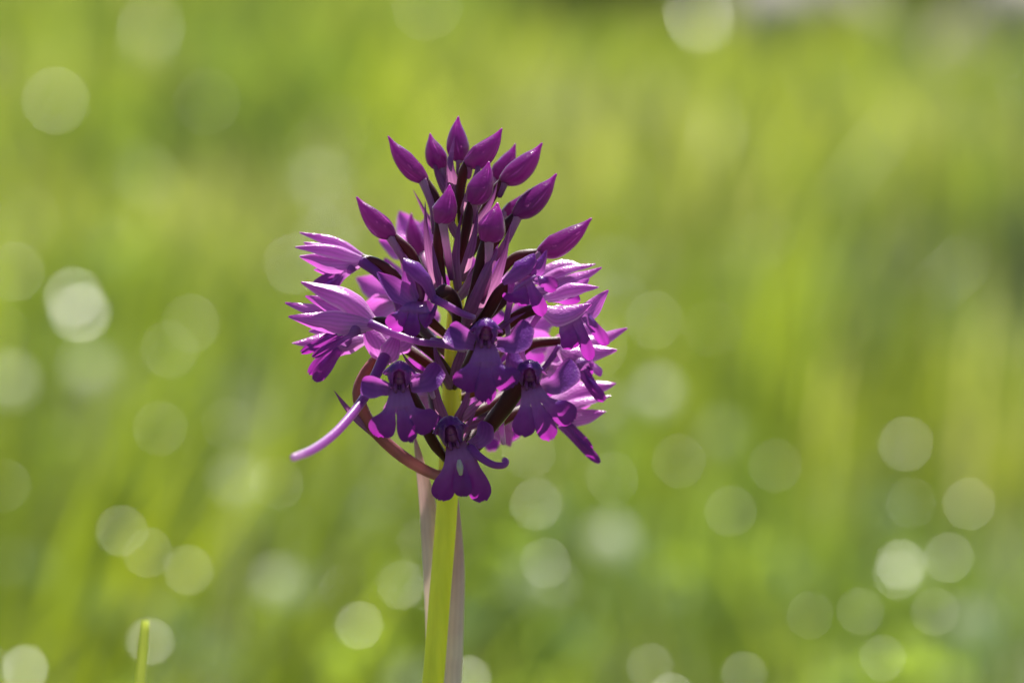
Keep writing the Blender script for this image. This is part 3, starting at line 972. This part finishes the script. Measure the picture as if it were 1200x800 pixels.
# F7: right, half turned away
f = flower((640, 356, -55))
ovary([(533, 425, -5), (570, 400, -20), (605, 372, -40), (638, 358, -54)], f, 11)
sep(f, [(636, 348, -58), (668, 334, -66), (702, 336, -60)], 25, (0, .7, .7), cup=.45, keel=.15)
sep(f, [(648, 362, -52), (684, 366, -48), (713, 340, -44)], 27, (.2, .5, .9), cup=.2)
sep(f, [(634, 360, -66), (658, 368, -80), (693, 356, -78)], 28, (0, .35, 1), cup=.35)
sep(f, [(640, 350, -40), (664, 340, -34), (690, 326, -34)], 22, (0, .7, .6), name='petal', prof='petal')
lip(f, (664, 366, -62), (674, 380, -78), (672, 408, -84), (693, 422, -78), (712, 404, -74), 27, 17, 16, base_w=26, curl=16)
spur([(640, 358, -52), (622, 384, -40), (612, 412, -30), (622, 436, -26)], f, 7)

# F14: behind F6, pale
f = flower((622, 336, 10))
ovary([(536, 395, 0), (570, 372, 6), (598, 345, 10), (620, 337, 10)], f, 9)
sep(f, [(622, 332, 8), (660, 314, 4), (698, 309, 8)], 20, (0, .8, .6), cup=.4)
sep(f, [(624, 338, 2), (664, 328, -8), (705, 313, -6)], 24, (0, .6, .8), cup=.4)
sep(f, [(620, 330, 22), (655, 312, 26), (688, 312, 26)], 20, (0, .4, 1), name='petal')
sep(f, [(624, 342, 6), (655, 346, 0), (680, 352, 4)], 22, (0, -.2, 1), name='lip', prof='round', mat=M_lip)

# F8: upper left, seen from the side
f = flower((426, 302, -10))
ovary([(532, 400, -2), (500, 372, -8), (470, 334, -14), (448, 312, -14), (424, 303, -10)], f, 11)
sep(f, [(428, 299, 2), (392, 278, 4), (351, 272, 6)], 22, (0, .8, .6), cup=.4, keel=.35)
sep(f, [(428, 302, -14), (388, 288, -26), (346, 289, -22)], 25, (-.1, .7, .7), cup=.3, keel=.35)
sep(f, [(428, 306, -8), (390, 308, -18), (351, 300, -12)], 26, (0, .1, 1), cup=.25)
sep(f, [(426, 304, 12), (390, 296, 16), (356, 284, 14)], 22, (0, .3, 1), name='petal')
sep(f, [(424, 308, 6), (396, 318, 4), (368, 316, 4)], 18, (0, -.1, 1), name='petal')
lip(f, (420, 309, -6), (398, 318, -12), (372, 352, -20), (366, 340, -8), (384, 320, 6), 20, 18, 14, base_w=12, curl=10)
spur([(424, 306, -14), (446, 324, -22), (464, 350, -24), (470, 376, -20)], f, 11)

# F9: left, seen from the side, nearest of the left-hand flowers
f = flower((438, 378, -60))
ovary([(530, 440, -4), (505, 412, -30), (476, 388, -50), (455, 379, -58), (437, 377, -60)], f, 11)
sep(f, [(440, 376, -62), (408, 348, -76), (353, 330, -70)], 33, (-.1, .55, .85), cup=.25, keel=.35)
sep(f, [(438, 378, -50), (390, 368, -48), (334, 355, -44)], 24, (0, .3, 1), cup=.25)
sep(f, [(438, 381, -66), (396, 378, -80), (338, 371, -74)], 31, (0, .1, 1), cup=.3)
sep(f, [(436, 377, -56), (398, 360, -60), (358, 347, -58)], 26, (-.1, .2, 1), name='petal')
lip(f, (428, 384, -64), (405, 388, -78), (366, 418, -86), (353, 413, -76), (372, 402, -66), 11, 13, 10, base_w=12, curl=8)
spur([(434, 379, -68), (462, 391, -84), (490, 400, -94), (520, 404, -98), (545, 410, -98)], f, 9)

# F10: left, behind F9
f = flower((428, 396, 10))
ovary([(529, 450, 2), (500, 425, 6), (466, 404, 10), (430, 397, 10)], f, 10)
sep(f, [(428, 395, 12), (388, 395, 18), (342, 402, 16)], 28, (0, .6, .8), cup=.4)
sep(f, [(428, 392, 22), (396, 384, 28), (362, 388, 30)], 26, (0, .4, 1), cup=.3)
sep(f, [(428, 398, 0), (404, 404, -6), (382, 412, -2)], 24, (0, .1, 1), name='petal', prof='petal')
lip(f, (418, 396, 4), (396, 402, -8), (368, 446, -16), (362, 438, -6), (384, 410, 6), 19, 15, 12, base_w=14, curl=8)

# F13: left of the stem, turned away, on a long bent ovary with the long spur
f = flower((452, 410, -20))
ovary([(521, 556, -10), (506, 555, -16), (470, 533, -26), (436, 500, -32), (420, 466, -34), (428, 440, -28), (450, 412, -8), (462, 398, 6)], f, 12, r0=.8, mat=M_ovary_red)
sep(f, [(450, 424, -26), (440, 402, -28), (424, 376, -20)], 28, (-.2, .3, 1), cup=.3)
sep(f, [(446, 428, -32), (458, 410, -36), (466, 388, -28)], 26, (.2, .3, 1), cup=.3)
sep(f, [(452, 416, -10), (446, 392, 0), (450, 372, 8)], 26, (0, .2, 1), cup=.2)
sep(f, [(454, 412, -14), (472, 400, -10), (486, 390, -4)], 28, (.2, .3, 1), cup=.3)
sep(f, [(450, 418, -24), (440, 408, -22), (436, 394, -20)], 18, (-.3, .1, 1), name='petal')
lip(f, (456, 410, -6), (464, 396, 6), (452, 380, 22), (468, 374, 24), (482, 384, 20), 18, 16, 18, base_w=14, curl=8)
spur([(451, 418, -32), (440, 440, -52), (424, 470, -84), (395, 505, -150), (368, 526, -220), (344, 536, -290)], f, 12)
sep(f, [(470, 532, -22), (430, 500, -36), (408, 480, -42), (391, 457, -44)], 13, (-.4, .3, 1), name='bract', prof='bract', mat=M_bract, cup=.4)

# F11: right, behind, pale
f = flower((656, 402, 30))
ovary([(530, 470, 2), (570, 452, 14), (598, 425, 24), (622, 404, 30), (656, 399, 30)], f, 10)
sep(f, [(658, 400, 30), (696, 396, 34), (735, 384, 34)], 26, (.1, .7, .7), cup=.4)
sep(f, [(660, 408, 22), (690, 412, 14), (723, 410, 16)], 24, (0, .3, 1), cup=.3)
sep(f, [(656, 408, 18), (674, 420, 10), (696, 428, 8)], 30, (0, .1, 1), name='petal', prof='petal')
sep(f, [(656, 400, 44), (684, 384, 50), (712, 390, 50)], 24, (0, .4, 1), name='petal')
sep(f, [(690, 424, 20), (700, 432, 22), (704, 441, 22)], 12, (0, .6, .8), name='petal', prof='petal')
lip(f, (672, 420, 14), (686, 434, 4), (708, 470, -4), (700, 462, 4), (692, 440, 14), 15, 11, 9, base_w=13, curl=8)
spur([(656, 406, 26), (640, 428, 20), (622, 448, 14), (600, 462, 10)], f, 7)

# F12: lower right, behind
f = flower((642, 476, 55))
ovary([(528, 535, 4), (565, 508, 24), (605, 484, 44), (642, 476, 55)], f, 10)
sep(f, [(640, 474, 55), (682, 456, 58), (722, 449, 60)], 29, (0, .5, .9), cup=.35)
sep(f, [(642, 480, 50), (682, 468, 46), (716, 463, 48)], 22, (0, .8, .6), cup=.3)
sep(f, [(642, 484, 46), (676, 488, 38), (710, 482, 38)], 24, (0, .3, 1), cup=.3)
sep(f, [(640, 478, 66), (676, 472, 72), (704, 460, 70)], 22, (0, .3, 1), name='petal')
lip(f, (650, 486, 44), (662, 493, 36), (703, 542, 30), (694, 526, 40), (676, 500, 48), 13, 10, 9, base_w=14, curl=8)

# flowers on the far side, turned away
BACK = [(603, 392, 125, (.5, .25)), (566, 350, 130, (.3, .6)), (494, 300, 120, (-.35, .7)), (506, 398, 130, (-.4, .3)),
        (505, 458, 110, (-.5, -.2)), (552, 446, 130, (.2, .3)), (573, 476, 120, (.3, -.1)), (640, 428, 110, (.8, .1)), (470, 352, 110, (-.7, .35))]
for bx, by, bd, (ux, uy) in BACK:
    f = flower((bx, by, bd))
    sy = min(560, by + 70)
    ovary([(axis(sy), sy, 6), (axis(sy) * .5 + bx * .5, sy * .4 + by * .6 + 12, bd * .5), (bx, by, bd)], f, 10)
    for a, ln, dz, w in ((0, 62, 40, 30), (.75, 56, 18, 28), (-.75, 56, 18, 28), (.3, 44, 52, 22), (-.35, 44, 52, 22)):
        ca, sa = math.cos(a), math.sin(a)
        vx, vy = ux * ca - uy * sa, ux * sa + uy * ca
        l_ = math.hypot(ux, uy); vx /= l_; vy /= l_
        sep(f, [(bx, by, bd), (bx + vx * ln * .5, by - vy * ln * .5, bd + dz * .7), (bx + vx * ln * .95, by - vy * ln * .95, bd + dz)], w,
            (-vx * .5, -vy * .5, 1), name='sepal' if w > 25 else 'petal', cup=-.3)
    vx, vy = ux * .8, uy * .8 - .6
    lip(f, (bx, by + 4, bd + 10), (bx + vx * 12, by + 16, bd + 32), (bx - 22, by + 44, bd + 44), (bx + vx * 14, by + 52, bd + 44), (bx + 30, by + 40, bd + 44),
        28, 22, 28)

# ---------------------------------------------------------------- bracts between the ovaries
def bract(pts, w, n=(0, .2, 1), cup=.4):
    return blade('bract', px_pts(pts), w, M_bract, orchid, normal=V(*n), prof='bract', cup=cup)


bract([(541, 380, -8), (562, 362, -45), (580, 330, -66), (591, 300, -70), (598, 263, -64)], 17, (.2, .2, 1))
bract([(537, 392, -10), (545, 372, -60), (562, 335, -86), (578, 300, -90), (584, 286, -84)], 19, (-.2, .2, 1))
bract([(532, 352, -6), (514, 335, -44), (503, 300, -62), (499, 268, -64), (498, 236, -58)], 14, (-.2, .2, 1))
bract([(536, 320, 8), (515, 280, 22), (498, 250, 28), (484, 222, 30)], 10, (-.5, .2, 1))
bract([(538, 345, -6), (534, 310, -46), (536, 280, -58), (541, 250, -54)], 12)
bract([(532, 400, 4), (500, 375, 4), (478, 335, 2), (466, 292, 0)], 12, (-.5, .2, 1))
bract([(527, 535, -4), (540, 512, -24), (552, 492, -34), (560, 474, -34)], 8, (.3, .2, 1))
bract([(528, 500, -4), (545, 485, -30), (562, 470, -50), (580, 455, -58)], 13, (.2, .4, 1))
bract([(530, 460, -5), (520, 440, -40), (512, 420, -56), (508, 398, -58)], 13, (-.2, .2, 1))
bract([(534, 440, 4), (556, 420, 30), (590, 400, 40), (612, 372, 44)], 13, (.2, .4, 1))
bract([(540, 300, 6), (556, 270, 26), (564, 240, 34), (566, 215, 36)], 10, (.3, .2, 1))
bract([(541, 262, 4), (532, 235, -14), (530, 212, -20), (529, 190, -16)], 10, (-.3, .2, 1))
bract([(533, 420, -4), (560, 405, -40), (590, 380, -62), (616, 366, -64)], 13, (.1, .5, 1))
bract([(530, 425, 2), (505, 440, -16), (485, 432, -30), (470, 412, -34)], 12, (-.2, .3, 1))
bract([(528, 515, 2), (548, 500, 30), (575, 488, 44), (604, 470, 46)], 13, (.2, .4, 1))
bract([(540, 330, -8), (548, 305, -50), (556, 275, -66), (560, 246, -62)], 13, (.1, .2, 1))
bract([(534, 372, -8), (522, 350, -54), (512, 320, -72), (506, 282, -74)], 15, (-.2, .2, 1))
bract([(536, 350, -8), (551, 330, -60), (566, 306, -80), (572, 282, -80)], 14, (.1, .2, 1))
bract([(541, 285, -4), (528, 262, -30), (523, 235, -38), (524, 205, -34)], 11, (-.2, .2, 1))
bract([(541, 290, -4), (560, 262, -20), (576, 235, -24), (583, 214, -22)], 11, (.3, .2, 1))
bract([(528, 520, -5), (536, 495, -24), (546, 470, -32), (553, 444, -34)], 14, (.2, .2, 1))
bract([(527, 505, -5), (516, 482, -26), (510, 456, -34), (506, 428, -36)], 14, (-.2, .2, 1))
bract([(530, 450, -5), (537, 425, -30), (543, 402, -40), (541, 380, -42)], 13, (.1, .2, 1))
bract([(540, 245, -8), (530, 214, -24), (527, 190, -28), (533, 158, -16)], 15, (-.3, .2, 1))
bract([(541, 240, -6), (521, 222, 0), (511, 200, 4), (507, 176, 8)], 12, (-.4, .2, 1))
bract([(541, 255, -8), (552, 225, -44), (560, 200, -46), (560, 178, -36)], 12, (.2, .2, 1))
